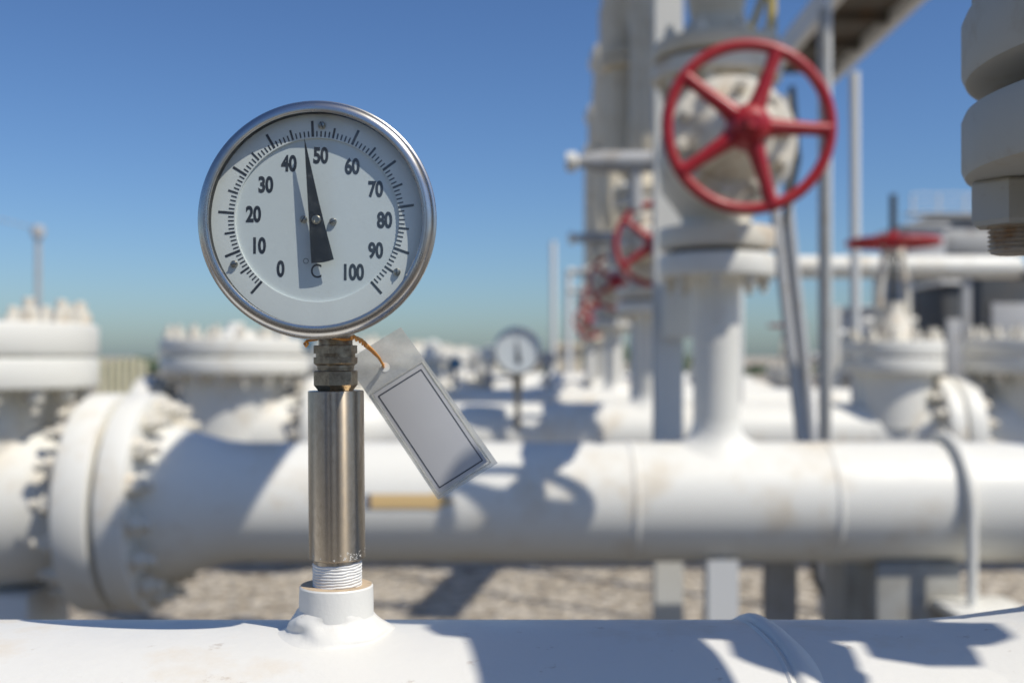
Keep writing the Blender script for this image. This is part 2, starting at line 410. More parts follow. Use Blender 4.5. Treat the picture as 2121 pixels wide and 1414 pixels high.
for k in range(8):
    a = 2 * math.pi * k / 8
    inst(nut_me, 'nut', v1, T(.120 * math.cos(a_seen + a), .120 * math.sin(a_seen + a), .045))
for k in range(10):
    a = 2 * math.pi * k / 10
    inst(nut_me, 'nut', v1, BX @ Matrix.Rotation(a + .2, 4, 'Z') @ T(.117, 0, .04))
    inst(nut_me, 'nut', v1, BX @ Matrix.Rotation(math.pi, 4, 'X') @ Matrix.Rotation(a + .2, 4, 'Z') @ T(.117, 0, 0))
bm = bmesh.new(); tube(bm, [(-.040, -.32, .30), (-.115, -.32, .135)], [.050, .050], 20)  # unseen arm and nub added to shape the shadow on the near pipe
for q in range(3): tube(bm, [(-.055 - q * .025, -.32, .27 - q * .055), (-.063 - q * .025, -.32, .252 - q * .055)], .060, 6)
tube(bm, [(.004, -.32, .22), (.004, -.32, .160)], .013, 12)
obj('shadow_arm', bm, 'flangegrey', v1)

# ------------------------------------------------------------------ dial thermometer
th = thing('dial_thermometer', 'round steel dial thermometer in sharp focus on its steel stem, needle between 40 and 50', 'thermometer',
           ((699 - CX) / F * D1, D1, (HY - 1215) * mm), rot=(0, R(-.45), 0))
bx = thing('x', '', ''); bpy.data.objects.remove(bx)
base_z = (HY - 1215) * mm
def hz(py): return (HY - py) * mm - base_z      # local height for photo row
px = lambda w: w / 2 * mm
def hexprof(bm, rows, rot=R(0)):
    rings = []
    for w, py in rows:
        rc = px(w)       # corner radius
        rings.append([bm.verts.new((rc * math.cos(R(60 * k) + rot), rc * math.sin(R(60 * k) + rot), hz(py))) for k in range(6)])
    for a, b in zip(rings, rings[1:]):
        for k in range(6): bm.faces.new((a[k], a[(k + 1) % 6], b[(k + 1) % 6], b[k]))
    bm.faces.new(rings[0]); bm.faces.new(rings[-1][::-1])
# thread with tape
bm = bmesh.new(); prof = []
py = 1216
while py > 1164:
    prof += [(px(98), hz(py)), (px(101.5), hz(py - 1.6)), (px(101), hz(py - 4.2)), (px(97), hz(py - 5.6))]; py -= 6
n = 72; rings = []
for i, (r, h) in enumerate(prof):
    rings.append([bm.verts.new(((r + .00022 * noise.noise(Vector((math.cos(2 * math.pi * k / n) * 5, math.sin(2 * math.pi * k / n) * 5, i * .4)))) * math.cos(2 * math.pi * k / n), (r) * math.sin(2 * math.pi * k / n), h + .0005 * math.sin(2 * math.pi * k / n + 1) + .0005 * noise.noise(Vector((math.cos(2 * math.pi * k / n) * 3, math.sin(2 * math.pi * k / n) * 3, i * .15))))) for k in range(n)])
for a, b in zip(rings, rings[1:]):
    for k in range(n): bm.faces.new((a[k], a[(k + 1) % n], b[(k + 1) % n], b[k]))
obj('taped_thread', bm, 'thread', th, ang=70)
bm = bmesh.new(); lathe(bm, [(px(90), hz(1172)), (px(97), hz(1168)), (px(97), hz(1157)), (px(110), hz(1155)), (px(115), hz(1153)), (px(116), hz(1150)), (px(115), hz(812)), (px(114), hz(809.5)), (px(110), hz(808.5)), (px(60), hz(808.5)), (0, hz(808.5))], I4, 96)
obj('sleeve', bm, 'steel', th)
# paint flecks at the sleeve foot
bm = bmesh.new()
random.seed(3)
for k in range(34):
    a = R(-90) + random.uniform(-1.5, 1.5) if k < 14 else R(-62 + random.uniform(-26, 30)); hh = hz(1154 - abs(random.gauss(0, 9)) - 2)
    l = random.uniform(.0003, .0009); w = random.uniform(.0001, .00022); r0 = px(116) + .00008; tilt = random.uniform(-1, 1)
    vv = []
    for (u, v) in ((-1, -.3), (-.3, -1), (.8, -.5), (1, .4), (.1, 1), (-.9, .6)):
        uu = u * l * math.cos(tilt) - v * w * math.sin(tilt); ww = u * l * math.sin(tilt) + v * w * math.cos(tilt)
        aa = a + uu / r0
        vv.append(bm.verts.new((r0 * math.cos(aa), r0 * math.sin(aa), hh + ww)))
    f = bm.faces.new(vv); 
obj('paint_fleck', bm, 'white_near', th, smooth=False)['kind'] = 'stuff'
random.seed(7)
bm = bmesh.new(); hexprof(bm, [(74, 808.4), (82, 803), (92, 797), (92, 769), (86, 767)], R(22)); obj('hex_nut', bm, 'brass', th, ang=20)
bm = bmesh.new(); lathe(bm, [(px(74), hz(768)), (px(74), hz(764)), (px(76), hz(763)), (px(76), hz(756)), (px(66), hz(756)), (px(66), hz(716)), (px(70), hz(716)), (px(70), hz(690)), (px(70), hz(670)), (0, hz(670))], I4, 56); obj('neck', bm, 'brass', th)
bm = bmesh.new(); hexprof(bm, [(78, 757.5), (92, 752), (92, 739.5)], R(22)); lathe(bm, [(px(81), hz(739.5)), (px(81), hz(732))], I4, 40); hexprof(bm, [(91.5, 732), (91.5, 716), (89, 715)], R(22)); obj('lock_nut', bm, 'brass', th, ang=20)
# head: coordinates relative to a head frame whose origin is the centre of the bezel front
DF = .495
hc = P(652.3, 452.5, DF) - Vector(th.location)
hc = Matrix.Rotation(R(.45), 3, 'Y') @ hc
head = T(*hc) @ Matrix.Rotation(R(.45), 4, 'Y')   # keeps the face square to the camera
HB = head @ AYN          # local z towards the camera, local x = right, local y = up
k1 = DF / F
dep = lambda z: T(0, 0, z)
def face(name, bm, mat, parent=th, **k): return obj(name, bm, mat, parent, **k)
bm = bmesh.new()
pr = [(.0492, -.0010), (.0490, -.0009), (.0493, -.0003), (.0502, 0), (.0522, -.0004), (.0537, -.0016), (.0543, -.0032), (.0541, -.0040), (.0543, -.0046), (.0551, -.0050), (.0553, -.0064), (.0549, -.0078), (.0530, -.0084), (.0500, -.0086)]
lathe(bm, pr, HB, 200); bz = face('bezel', bm, 'bezel')
bm = bmesh.new(); lathe(bm, [(.0492, -.0075), (.0490, -.0010)], HB, 160); obj('rubber_seal', bm, 'rubber', bz)
bm = bmesh.new(); lathe(bm, [(.0500, -.0080), (.0490, -.010), (.0455, -.022), (.0435, -.040), (.0415, -.0455), (0, -.0455)], HB, 96)
box(bm, -.012, .012, -.054, -.030, -.0500, -.030, .004, HB)
tube(bm, [(.0, -.032, -.0455), (.0, -.032, -.061)], .0120, 24, HB)
face('case', bm, 'bezel')
bm = bmesh.new(); lathe(bm, [(.0491, -.0057), (.0380, -.0057)], HB, 160); 
bm2 = bm
lathe(bm, [(.0380, -.0057), (.0380, -.0069)], HB, 160)
ringp = face('dial_ring', bm, 'dial')
bm = bmesh.new(); lathe(bm, [(.0384, -.0069), (0, -.0069)], HB, 96); dial = face('dial', bm, 'dialin')
bm = bmesh.new(); lathe(bm, [(.0490, -.0011), (0, -.0011)], HB, 96); face('glass', bm, 'glass')
def onface(pxx, pyy, z):
    """photo pixel -> head coords on the plane z behind the bezel front (perspective taken into account)"""
    d = DF - z; p = P(pxx, pyy, d); c = P(652.3, 452.5, DF)
    return Vector((p.x - c.x, p.z - c.z, z))
# scale marks
angs = [-138.5, -112.1, -85.6, -57.9, -30.5, -2.5, 25.4, 53.5, 81.6, 110.2, 138.7]
kd = (DF + .0057) / F
cen = onface(655.5, 454.5, -.0056)
bm = bmesh.new()
for i in range(101):
    a0 = i / 10; j = min(int(a0), 9); a = R(angs[j] + (angs[j + 1] - angs[j]) * (a0 - j))
    r0, r1, w = (171, 204, 2.7) if i % 10 == 0 else (171, 192.5, 2.2) if i % 5 == 0 else (171, 183, 1.45)
    u = Vector((math.sin(a), math.cos(a), 0)); v = Vector((u.y, -u.x, 0))
    q = [cen + u * r0 * kd + v * w * kd, cen + u * r0 * kd - v * w * kd, cen + u * r1 * kd - v * w * kd, cen + u * r1 * kd + v * w * kd]
    bm.faces.new([bm.verts.new(HB @ p) for p in q])
o = obj('scale_marks', bm, 'ink', ringp, smooth=False)
def text_mesh(s, height, xs, bold, bmx, center, z):
    cu = bpy.data.curves.new('t', 'FONT'); cu.body = s; cu.size = 1; cu.align_x = 'LEFT'; cu.offset = bold; cu.resolution_u = 6; cu.space_character = .97
    to = bpy.data.objects.new('t', cu); C.objects.link(to)
    bpy.context.view_layer.update(); dg = bpy.context.evaluated_depsgraph_get()
    me = bpy.data.meshes.new_from_object(to.evaluated_get(dg))
    xsn = [v.co.x for v in me.vertices]; ysn = [v.co.y for v in me.vertices]
    cx, cy, hh = (min(xsn) + max(xsn)) / 2, (min(ysn) + max(ysn)) / 2, max(ysn) - min(ysn)
    k = height / hh
    vs = [bmx.verts.new(HB @ Vector((center.x + (v.co.x - cx) * k * xs, center.y + (v.co.y - cy) * k, z))) for v in me.vertices]
    for p in me.polygons:
        try: bmx.faces.new([vs[i] for i in p.vertices])
        except ValueError: pass
    bpy.data.objects.remove(to); bpy.data.curves.remove(cu); bpy.data.meshes.remove(me)
bm = bmesh.new(); zn = -.0068
for s, x, y in (('0', 581.2, 556.5), ('10', 537.7, 508.4), ('20', 525, 443.5), ('30', 550.7, 382.4), ('40', 598.4, 338.5), ('50', 664.5, 322), ('60', 729.4, 344.2), ('70', 778.2, 391.9), ('80', 796.6, 455.7), ('90', 778.2, 518.7), ('100', 733.2, 563.5)):
    text_mesh(s, 35 * kd, .71, .040, bm, onface(x, y, zn), zn)
text_mesh('C', 29 * kd, .86, .0, bm, onface(655, 561, zn), zn)
cc = onface(633.5, 540.5, zn); lathe(bm, [(5.7 * kd, 0), (4.6 * kd, 0)], HB @ T(*cc), 32)
obj('numerals', bm, 'ink', dial, smooth=False)
# needle
zb = -.0021
bm = bmesh.new()
out = [(630.1, 288), (631.0, 287.9), (661, 420), (675.5, 478), (691.3, 537), (683, 540), (672, 542.8), (660, 544.4), (644.8, 544.9), (641, 478), (637.5, 420)]
va = [bm.verts.new(HB @ onface(x, y, zb)) for x, y in out]; vb = [bm.verts.new(HB @ (onface(x, y, zb) - Vector((0, 0, .0004)))) for x, y in out]
bm.faces.new(va); bm.faces.new(vb[::-1])
for i in range(len(out)): j = (i + 1) % len(out); bm.faces.new((va[i], vb[i], vb[j], va[j]))
nd = face('needle', bm, 'needle', smooth=False)
hp = onface(655, 455, -.0021)
bm = bmesh.new(); lathe(bm, [(.0021, -.0004), (.0021, .0004), (.0017, .0008), (.0012, .00085), (.0010, .0005), (0, .0005)], HB @ T(*hp), 32); lathe(bm, [(.0012, -.0046), (.0012, 0)], HB @ T(*hp), 16)
obj('hub', bm, 'screw', nd)
for x, y, z in ((628.2, 454, -.0068), (689.3, 458.7, -.0068), (666.4, 259.4, -.0056), (484.2, 546.6, -.0056), (821.8, 563, -.0056)):
    q = onface(x, y, z + .001); bm = bmesh.new()
    rot = Matrix.Rotation(random.uniform(0, 3), 4, 'Z')
    lathe(bm, [(.0017, -.0012), (.0017, -.0002), (.0013, .0003), (.0007, .0005), (0, .00055)], I4, 20)
    bmesh.ops.transform(bm, matrix=HB @ T(*q) @ rot, verts=bm.verts)
    scr = face('screw', bm, 'screw')
    bm = bmesh.new(); box(bm, -.0016, .0016, -.00022, .00022, .0003, .00062, 0, HB @ T(*q) @ rot); obj('screw_slot', bm, 'ink', scr, smooth=False)

# ------------------------------------------------------------------ tag on its orange wire
DT = .578
t0 = P(829, 677, DT)
tg = thing('tag', 'clear laminated tag with a blank grey label, hanging by orange wire from the thermometer neck', 'tag', tuple(P(797, 760, DT)))
tl = Vector(tg.location)
def tp(x, y, off=0, bend=True):
    p = P(x, y, DT) - tl; return p + Vector((0, off, 0))
# tag frame: u along the length, v across
A = Vector((829.5, 677.)); B = Vector((1031., 957.)); Cc = Vector((908., 1032.6)); Dd = Vector((713., 749.))
def tq(u, v, off=0):
    top = A.lerp(Dd, v); bot = B.lerp(Cc, v); q = top.lerp(bot, u)
    w = .0022 * math.sin(u * 3.0 + .4) + .0012 * (v - .5) ** 2 * 4 - .004 * u
    return P(q.x, q.y, DT) - tl + Vector((0, w + off, 0))
def sheet(bm, u0, u1, v0, v1, off, th_, nu=24, nv=10, hole=None, rnd=0):
    g = {}
    for s in (0, 1):
        for i in range(nu + 1):
            for j in range(nv + 1):
                u = u0 + (u1 - u0) * i / nu; v = v0 + (v1 - v0) * j / nv
                g[s, i, j] = bm.verts.new(tq(u, v, off + s * th_))
    for s in (0, 1):
        for i in range(nu):
            for j in range(nv):
                if hole and abs(u0 + (u1 - u0) * (i + .5) / nu - hole[0]) < hole[2] and abs(v0 + (v1 - v0) * (j + .5) / nv - hole[1]) < hole[3]: continue
                bm.faces.new((g[s, i, j], g[s, i + 1, j], g[s, i + 1, j + 1], g[s, i, j + 1]))
    for i in range(nu):
        for j in (0, nv): bm.faces.new((g[0, i, j], g[0, i + 1, j], g[1, i + 1, j], g[1, i, j]))
    for j in range(nv):
        for i in (0, nu): bm.faces.new((g[0, i, j], g[0, i, j + 1], g[1, i, j + 1], g[1, i, j]))
bm = bmesh.new(); sheet(bm, 0, 1, 0, 1, 0, .0004, 28, 12)
obj('laminate', bm, 'film', tg, ang=60)
# raised lip of the laminate round the card
def uv_of(x, y):
    best = None
    # invert the bilinear map by newton
    u, v = .5, .5
    for _ in range(30):
        top = A.lerp(Dd, v); bot = B.lerp(Cc, v); q = top.lerp(bot, u)
        e = Vector((x, y)) - q
        du = bot - top; dv = (Dd - A) * (1 - u) + (Cc - B) * u
        det = du.x * dv.y - du.y * dv.x
        u += (e.x * dv.y - e.y * dv.x) / det; v += (du.x * e.y - du.y * e.x) / det
    return u, v
corn = [uv_of(*c) for c in ((872, 764), (1001, 952), (911, 1009), (782, 820))]
def card_pt(a, b, off):
    u = corn[0][0] + (corn[1][0] - corn[0][0]) * a; u2 = corn[3][0] + (corn[2][0] - corn[3][0]) * a
    v = corn[0][1] + (corn[3][1] - corn[0][1]) * b; v2 = corn[1][1] + (corn[2][1] - corn[1][1]) * b
    return tq(u + (u2 - u) * b, v + (v2 - v) * a, off)
def cardsheet(bm, a0, a1, b0, b1, off, na=20, nb=10):
    g = [[bm.verts.new(card_pt(a0 + (a1 - a0) * i / na, b0 + (b1 - b0) * j / nb, off)) for j in range(nb + 1)] for i in range(na + 1)]
    for i in range(na):
        for j in range(nb): bm.faces.new((g[i][j], g[i + 1][j], g[i + 1][j + 1], g[i][j + 1]))
bm = bmesh.new(); cardsheet(bm, -.035, 1.03, -.06, 1.06, -.00025); lab = obj('label_card', bm, 'card', tg, ang=60)
bm = bmesh.new(); wa, wb = .010, .018
for (a0, a1, b0, b1) in ((0, 1, 0, wb), (0, 1, 1 - wb, 1), (0, wa, wb, 1 - wb), (1 - wa, 1, wb, 1 - wb)):
    cardsheet(bm, a0, a1, b0, b1, -.00038, 20 if a1 - a0 > .5 else 1, 10 if b1 - b0 > .5 else 1)
obj('black_border', bm, 'ink', lab, smooth=False)
bm = bmesh.new(); loop = []
e = (.05, .09)
path = [(-e[0], -e[1]), (.33, -e[1]), (.66, -e[1]), (1 + e[0], -e[1]), (1 + e[0], .5), (1 + e[0], 1 + e[1]), (.66, 1 + e[1]), (.33, 1 + e[1]), (-e[0], 1 + e[1]), (-e[0], .5), (-e[0], -e[1])]
tube(bm, [card_pt(a, b, -.0001) for a, b in path], .00055, 8)
obj('laminate_lip', bm, 'film', tg, ang=60)
bm = bmesh.new(); hq = uv_of(797, 760); lathe(bm, [(0, 0), (.0026, 0)], T(*(tq(*hq, -.0003))) @ AYN, 24)
M['hole'] = paint('pale_eyelet', (.74, .76, .74), (.7, .7, .66), .6, 200)  # even pale tone of the disc at the wire hole
obj('eyelet', bm, 'hole', tg)
def wire_pt(x, y, d): return P(x, y, d) - tl
bm = bmesh.new()
def twisted(bm, pts, rad, tw, r, n=60, ph=0):
    pts = [Vector(p) for p in pts]
    L = [0]
    for a, b in zip(pts, pts[1:]): L.append(L[-1] + (b - a).length)
    o = []
    for i in range(n + 1):
        s = L[-1] * i / n; j = 0
        while j < len(pts) - 2 and L[j + 1] < s: j += 1
        f = (s - L[j]) / (L[j + 1] - L[j]); p = pts[j].lerp(pts[j + 1], f); d = (pts[j + 1] - pts[j]).normalized()
        a = tw * s + ph; u = d.cross(Vector((0, 1, 0))).normalized(); v = d.cross(u)
        o.append(p + (u * math.cos(a) + v * math.sin(a)) * rad)
    tube(bm, o, r, 8)
path = [wire_pt(722, 694, .541), wire_pt(735, 700, .545), wire_pt(748, 706, .55), wire_pt(757, 714, .555)]
for ph in (0, math.pi): twisted(bm, path, .00075, 900, .0007, 50, ph)
path = [wire_pt(757, 714, .555), wire_pt(771, 726, .562), wire_pt(785, 741, .570), wire_pt(793, 755, .576), wire_pt(796, 760, .581)]
for ph in (0, math.pi): twisted(bm, path, .0006, 60, .00062, 30, ph)
lp = bmesh.new(); torus(lp, .0012, .0006, T(*wire_pt(757, 713, .5545)) @ Matrix.Rotation(R(60), 4, 'Y'), 16, 8); merge(bm, lp)
# loop round the neck and the curled tail at the left
c0 = P(694, 699, D1) - tl; rr_ = px(70) + .0009
tube(bm, [c0 + Vector((rr_ * math.cos(R(a)), rr_ * math.sin(R(a)), .001 * math.sin(R(a * 2)))) for a in range(-70, 291, 12)], .0008, 8)
tube(bm, [wire_pt(657, 703, .553), wire_pt(646, 704, .551), wire_pt(636, 706, .55), wire_pt(630, 712, .55), wire_pt(634, 717, .549), wire_pt(638, 712, .548), wire_pt(633, 706, .548)], .0007, 8)
obj('orange_wire', bm, 'orange', tg, ang=60)

# ------------------------------------------------------------------ the rows of header pipes behind
ZC, RP = -.49, .20
D2, STEP, SKEW = 3.65, 3.1, .155
nutB = nut_mesh('hex_nut', .060, .044, .018, .034, 'cream')
nutS = nut_mesh('small_nut', .04, .032, .013, .02, 'cream')
FX = -1.29                           # flange pair left
def pipeline(label, group, right_strap=True, xr=3.0, riser=True, lx=FX):
    t = thing('pipeline', label, 'pipeline', (0, D2, ZC), group)
    bm = bmesh.new(); lathe(bm, [(.262, lx + .10), (.255, lx + .16), (.228, lx + .25), (.206, lx + .33), (RP, lx + .40), (RP, 0), (RP, xr)], AX, 72); obj('pipe', bm, 'white', t)
    for wx in (.40, 1.055):
        bm = bmesh.new(); lathe(bm, [(RP - .001, wx - .013), (RP + .004, wx - .006), (RP + .0045, wx + .005), (RP - .001, wx + .013)], AX, 72); obj('weld_bead', bm, 'white', t)
    bm = bmesh.new(); lathe(bm, disc_prof(.365, lx + .010, lx + .10, .007, .2) + [(.2, lx + .008)], AX, 96); obj('flange', bm, 'white', t)
    ring_of(nutB, 'nut', t, .312, 16, T(lx + .10, 0, 0) @ AX, .1)
    if riser:
        bm = bmesh.new(); lathe(bm, [(.0775, .19), (.0775, .70), (.085, .73), (.105, .757)], T(.69, 0, 0), 48); saddle(bm, RP, [(.0775, .09), (.079, .06), (.088, .03), (.11, .010), (.135, -.001)], T(.69, 0, 0), 48); obj('riser', bm, 'white', t)
        bm = bmesh.new(); lathe(bm, disc_prof(.195, .755, .83, .01, .06), T(.69, 0, 0), 72); obj('riser_flange', bm, 'white', t)
        ring_of(nutS, 'nut', t, .155, 8, T(.69, 0, .755) @ Matrix.Rotation(math.pi, 4, 'X'), .2)
        bm = bmesh.new(); lathe(bm, [(.15, .829), (.15, .849)], T(.69, 0, 0), 40); obj('gasket', bm, 'gasket', t)
    return t
def handwheel(parent, X, Rw=.233, r=.0165, mat='red'):
    bm = bmesh.new(); torus(bm, Rw, r, X, 72, 14); hw = obj('handwheel', bm, mat, parent, ang=60)
    bm = bmesh.new(); lathe(bm, [(0, .075), (.020, .075), (.026, .068), (.028, .050), (.045, .044), (.060, .02), (.060, -.035), (.035, -.06), (0, -.06)], X, 32); obj('hub', bm, mat, hw)
    for k in range(5):
        a = R(-2 + 72 * k); u = Vector((math.cos(a), math.sin(a), 0))
        bm = bmesh.new(); tube(bm, [u * .035 + Vector((0, 0, -.0)), u * .09 + Vector((0, 0, .006)), u * .17 + Vector((0, 0, .003)), u * (Rw - .004)], [.030, .023, .018, .021], 12, X); obj('spoke', bm, mat, hw, ang=60)
    return hw
def wheel_valve(label, group):
    t = thing('wheel_valve', label, 'valve', (.69, D2, ZC + .848), group)
    bm = bmesh.new(); lathe(bm, disc_prof(.195, .0, .072, .01, .05) + [(.12, .074), (.115, .10), (.14, .14), (.185, .20), (.20, .30), (.185, .40), (.14, .48), (.135, .563), (.21, .565), (.215, .570), (.215, .615), (.21, .62), (.06, .62)], I4, 72)
    lathe(bm, [(.16, -.05), (.165, .12), (.17, .235)], T(-.01, 0, .31) @ AYN, 48); obj('body', bm, 'cream', t)
    ring_of(nutS, 'nut', t, .172, 8, T(0, 0, .565) @ Matrix.Rotation(math.pi, 4, 'X'), .3)
    bm = bmesh.new(); lathe(bm, [(.15, .619), (.15, .637)], I4, 40); obj('gasket', bm, 'gasket', t)
    bm = bmesh.new(); lathe(bm, disc_prof(.20, .0, .035, .006, .1), T(-.01, -.235, .31) @ AYN, 64); lathe(bm, [(0, .038)] [:0] + disc_prof(.20, .04, .085, .006, .0), T(-.01, -.235, .31) @ AYN, 64); obj('bonnet_flange', bm, 'cream', t)
    ring_of(nutS, 'nut', t, .166, 10, T(-.01, -.32, .31) @ AYN, .15)
    bm = bmesh.new(); lathe(bm, [(.13, .0), (.12, .03), (.09, .07), (.08, .22), (.05, .27), (0, .27)], T(-.01, -.315, .31) @ AYN, 36)
    for s in (-1, 1):
        tube(bm, [(-.01 + s * .11, -.32, .31 + s * .09), (-.02 + s * .06, -.45, .30 + s * .05), (-.03 + s * .045, -.58, .29 + s * .02)], [.026, .024, .024], 8)
    obj('yoke', bm, 'cream', t)
    bm = bmesh.new(); lathe(bm, [(.017, .1), (.017, .36), (.012, .365), (0, .365)], T(-.033, -.315, .288) @ AYN, 20); obj('stem', bm, 'dark', t)
    handwheel(t, T(-.037, -.67, .274) @ AYN, .226)
    return t
def riser_pipe(label, group, toph=2.5):
    t = thing('riser_pipe', label, 'pipe', (.69, D2, ZC + 1.478), group)
    bm = bmesh.new(); lathe(bm, disc_prof(.215, .004, .06, .01, .05) + [(.15, .062), (.13, .085), (.085, .15), (.09, .17), (.11, .27), (.125, .36), (.11, .5), (.105, toph)], I4, 72)
    tube(bm, [(0, 0, toph)] + [Vector((0, .2 - .2 * math.cos(R(a)), toph + .2 * math.sin(R(a)))) for a in range(10, 91, 10)] + [(0, .75, toph + .2)], .105, 32); obj('pipe', bm, 'tan', t)
    ring_of(nutS, 'nut', t, .172, 8, T(0, 0, .058), .3)
    return t
def ball_valve(label, group, cx=-1.88, sgn=1):
    """big valve lying in the header: end flange next to the header's flange, bonnet flange on top"""
    t = thing('header_valve', label, 'valve', (cx, D2, ZC), group)
    bm = bmesh.new()
    e = abs(FX - (-1.88))                     # .59
    lathe(bm, [(.22, e - .12), (.235, e - .18), (.27, e - .30), (.30, .1), (.30, -.1), (.27, -(e - .30)), (.235, -(e - .18)), (.22, -(e - .12))], AX if sgn > 0 else AXN, 72)
    lathe(bm, [(.33, -.02), (.33, .385)], I4, 72); obj('body', bm, 'white', t)
    for s in (1, -1):
        X = (AX if s * sgn > 0 else AXN)
        bm = bmesh.new(); lathe(bm, disc_prof(.365, e - .12, e - .012, .007, .2), X, 96); obj('end_flange', bm, 'white', t)
        ring_of(nutB, 'nut', t, .312, 16, X @ T(0, 0, e - .12) @ Matrix.Rotation(math.pi, 4, 'X'), .1)
    bm = bmesh.new(); lathe(bm, disc_prof(.455, .385, .485, .012, .2), I4, 96); obj('neck_flange', bm, 'white', t)
    bm = bmesh.new(); lathe(bm, disc_prof(.455, .493, .60, .014, .0), I4, 96); lathe(bm, [(.12, .60), (.11, .64), (.06, .66), (.05, .70), (0, .70)], I4, 32); obj('bonnet_cover', bm, 'white', t)
    ring_of(nutB, 'nut', t, .40, 18, T(0, 0, .60), .15)
    ring_of(nutB, 'nut', t, .40, 18, T(0, 0, .385) @ Matrix.Rotation(math.pi, 4, 'X'), .15)
    return t
rows_l = ['second', 'third', 'fourth', 'fifth', 'sixth', 'seventh', 'eighth']
gp, gv, gr, gb = 'white header pipes lying side by side', 'riser valves with red handwheels standing in a line', 'tall riser pipes above the red wheel valves', 'large header valves in a line on the left'
protoP = pipeline('white header pipe behind the thermometer stem, with an ochre arrow sticker on it', gp)
protoV = wheel_valve('cream valve with the largest red handwheel, on the riser of the pipe behind the thermometer', gv)
protoR = riser_pipe('tall riser pipe above the valve with the largest red handwheel', gr)
protoB = ball_valve('large white valve cut by the left edge, top cover ringed with nuts', gb)
ords = ['nearest', 'second', 'third', 'fourth', 'fifth', 'sixth', 'seventh']
labsV = {1: 'cream valve with the second largest red handwheel, just left of the grey column', 2: 'valve with the third red handwheel of the receding line', 3: 'valve with the fourth red handwheel, low beside the sky', 4: 'valve with the fifth red handwheel of the line, tiny and far', 5: 'farthest valve of the receding line, with a tiny red handwheel'}
labsB = {1: 'large white valve behind and left of the thermometer stem, nuts round its top cover', 2: 'white header valve seen just behind the thermometer stem, third of its line', 3: 'fourth white header valve of the left line, small and blurred', 4: 'fifth header valve of the left line, very small', 5: 'sixth and farthest header valve of the left line'}
labsP = {1: 'white header pipe directly behind the arrow-marked one', 2: 'third header pipe behind the thermometer, mostly hidden', 3: 'fourth header pipe behind the thermometer, far and hidden', 4: 'fifth header pipe behind the thermometer', 5: 'farthest header pipe of the rows'}
labsR = {1: 'dusty tall riser pipe left of the grey column, second of its line', 2: 'third tall riser pipe of the line, its top bend against the sky', 3: 'fourth tall riser pipe of the line', 4: 'fifth tall riser pipe of the line', 5: 'farthest tall riser pipe of the line'}
ROWS = 6
for k in range(1, ROWS):
    for proto, labs in ((protoP, labsP), (protoV, labsV), (protoR, labsR), (protoB, labsB)):
        c = copy_tree(proto); c['label'] = labs[k]
        c.location = proto.location + Vector((SKEW * k - (.08 if k > 1 else 0), STEP * k, 0))
for i, (d, pxc) in enumerate(((7.35, 1290), (10.45, 1262), (13.55, 1243))):
    t = thing('standpipe', ['tall tan pipe at the left side of the second riser, high up', 'tall tan pipe at the left side of the third riser', 'far tall tan pipe at the back of the riser line'][i], 'pipe', ((pxc - CX) / F * d, d, 1.15), 'tall tan pipes between the risers')
    bm = bmesh.new(); tube(bm, [(0, 0, 2.2), (0, 0, .3)] + [Vector((.25 - .25 * math.cos(R(a)), 0, .3 - .25 * math.sin(R(a)))) for a in range(10, 91, 10)] + [(.5, 0, .05)], .10, 28); obj('pipe', bm, 'tan', t)
    bm = bmesh.new(); lathe(bm, disc_prof(.16, .8, .85, .008, .1), I4, 40); lathe(bm, disc_prof(.16, .86, .91, .008, .1), I4, 40); obj('flange', bm, 'tan', t)
lv = copy_tree(protoV); lv.scale = (.8, .8, .8); lv.location = (.92, 12.8, .18); lv['label'] = 'low small valve with red handwheel at the foot of the receding line'
pole('short white riser under the low small valve of the receding line', 'pipe', [(.92, 12.8, .19), (.92, 12.8, -.1), (.92, 12.8, -.30)], .06, 'white', 'short_riser')
# unseen boxes added behind the camera for the polished steel to mirror
for i, (x, y, w, h_, mt) in enumerate(((.55, -1.9, .28, 1.9, 'dark'), (-.75, -2.3, .16, 2.1, 'dark'), (-2.2, -3.0, .5, 2.0, 'steelgrey'), (2.6, -3.2, .5, 1.6, 'dark'))):
    t = thing('cabinet', ['dark box added for reflections behind the camera, right', 'narrow dark box added for reflections behind the camera, left of centre', 'grey box added for reflections far left behind the camera', 'wide dark box added for reflections far right behind the camera'][i], 'cabinet', (x, y, -H), 'reflection boxes added behind the camera')
    bm = bmesh.new(); box(bm, -w, w, -.3, .3, .05, h_, .02); obj('housing', bm, mt, t)
    bm = bmesh.new(); box(bm, -w - .03, w + .03, -.34, .34, h_, h_ + .04, .006); box(bm, -w * .9, w * .9, -.26, .26, 0, .05); obj('roof', bm, 'steelgrey', t)
# flow arrow on the second pipe, wrapped on the cylinder
def decal(parent, name, pts, mat, dz=.003):
    """pts: outline (x, angle over the front in degrees) wrapped on the header"""
    bm = bmesh.new(); n = 10
    (xa, xb, f0, f1) = pts
    cols = []
    m = 16
    for i in range(m + 1):
        x = xa + (xb - xa) * i / m; w = f0 + (f1 - f0) * i / m
        cols.append([bm.verts.new((x, -(RP + dz) * math.cos(c), (RP + dz) * math.sin(c))) for c in [w[0] + (w[1] - w[0]) * j / 6 for j in range(7)]])
    for a, b in zip(cols, cols[1:]):
        for j in range(6): bm.faces.new((a[j], a[j + 1], b[j + 1], b[j]))
    return obj(name, bm, mat, parent)
import mathutils
def V2(a, b): return Vector((a, b))
xm = lambda p: (p - CX) / F * 3.46
a_mid = R(8); ah = R(8.2)
decal(protoP, 'flow_arrow', (xm(768), xm(895), V2(a_mid - ah * .8, a_mid + ah * .8), V2(a_mid - ah * .8, a_mid + ah * .8)), 'arrow')
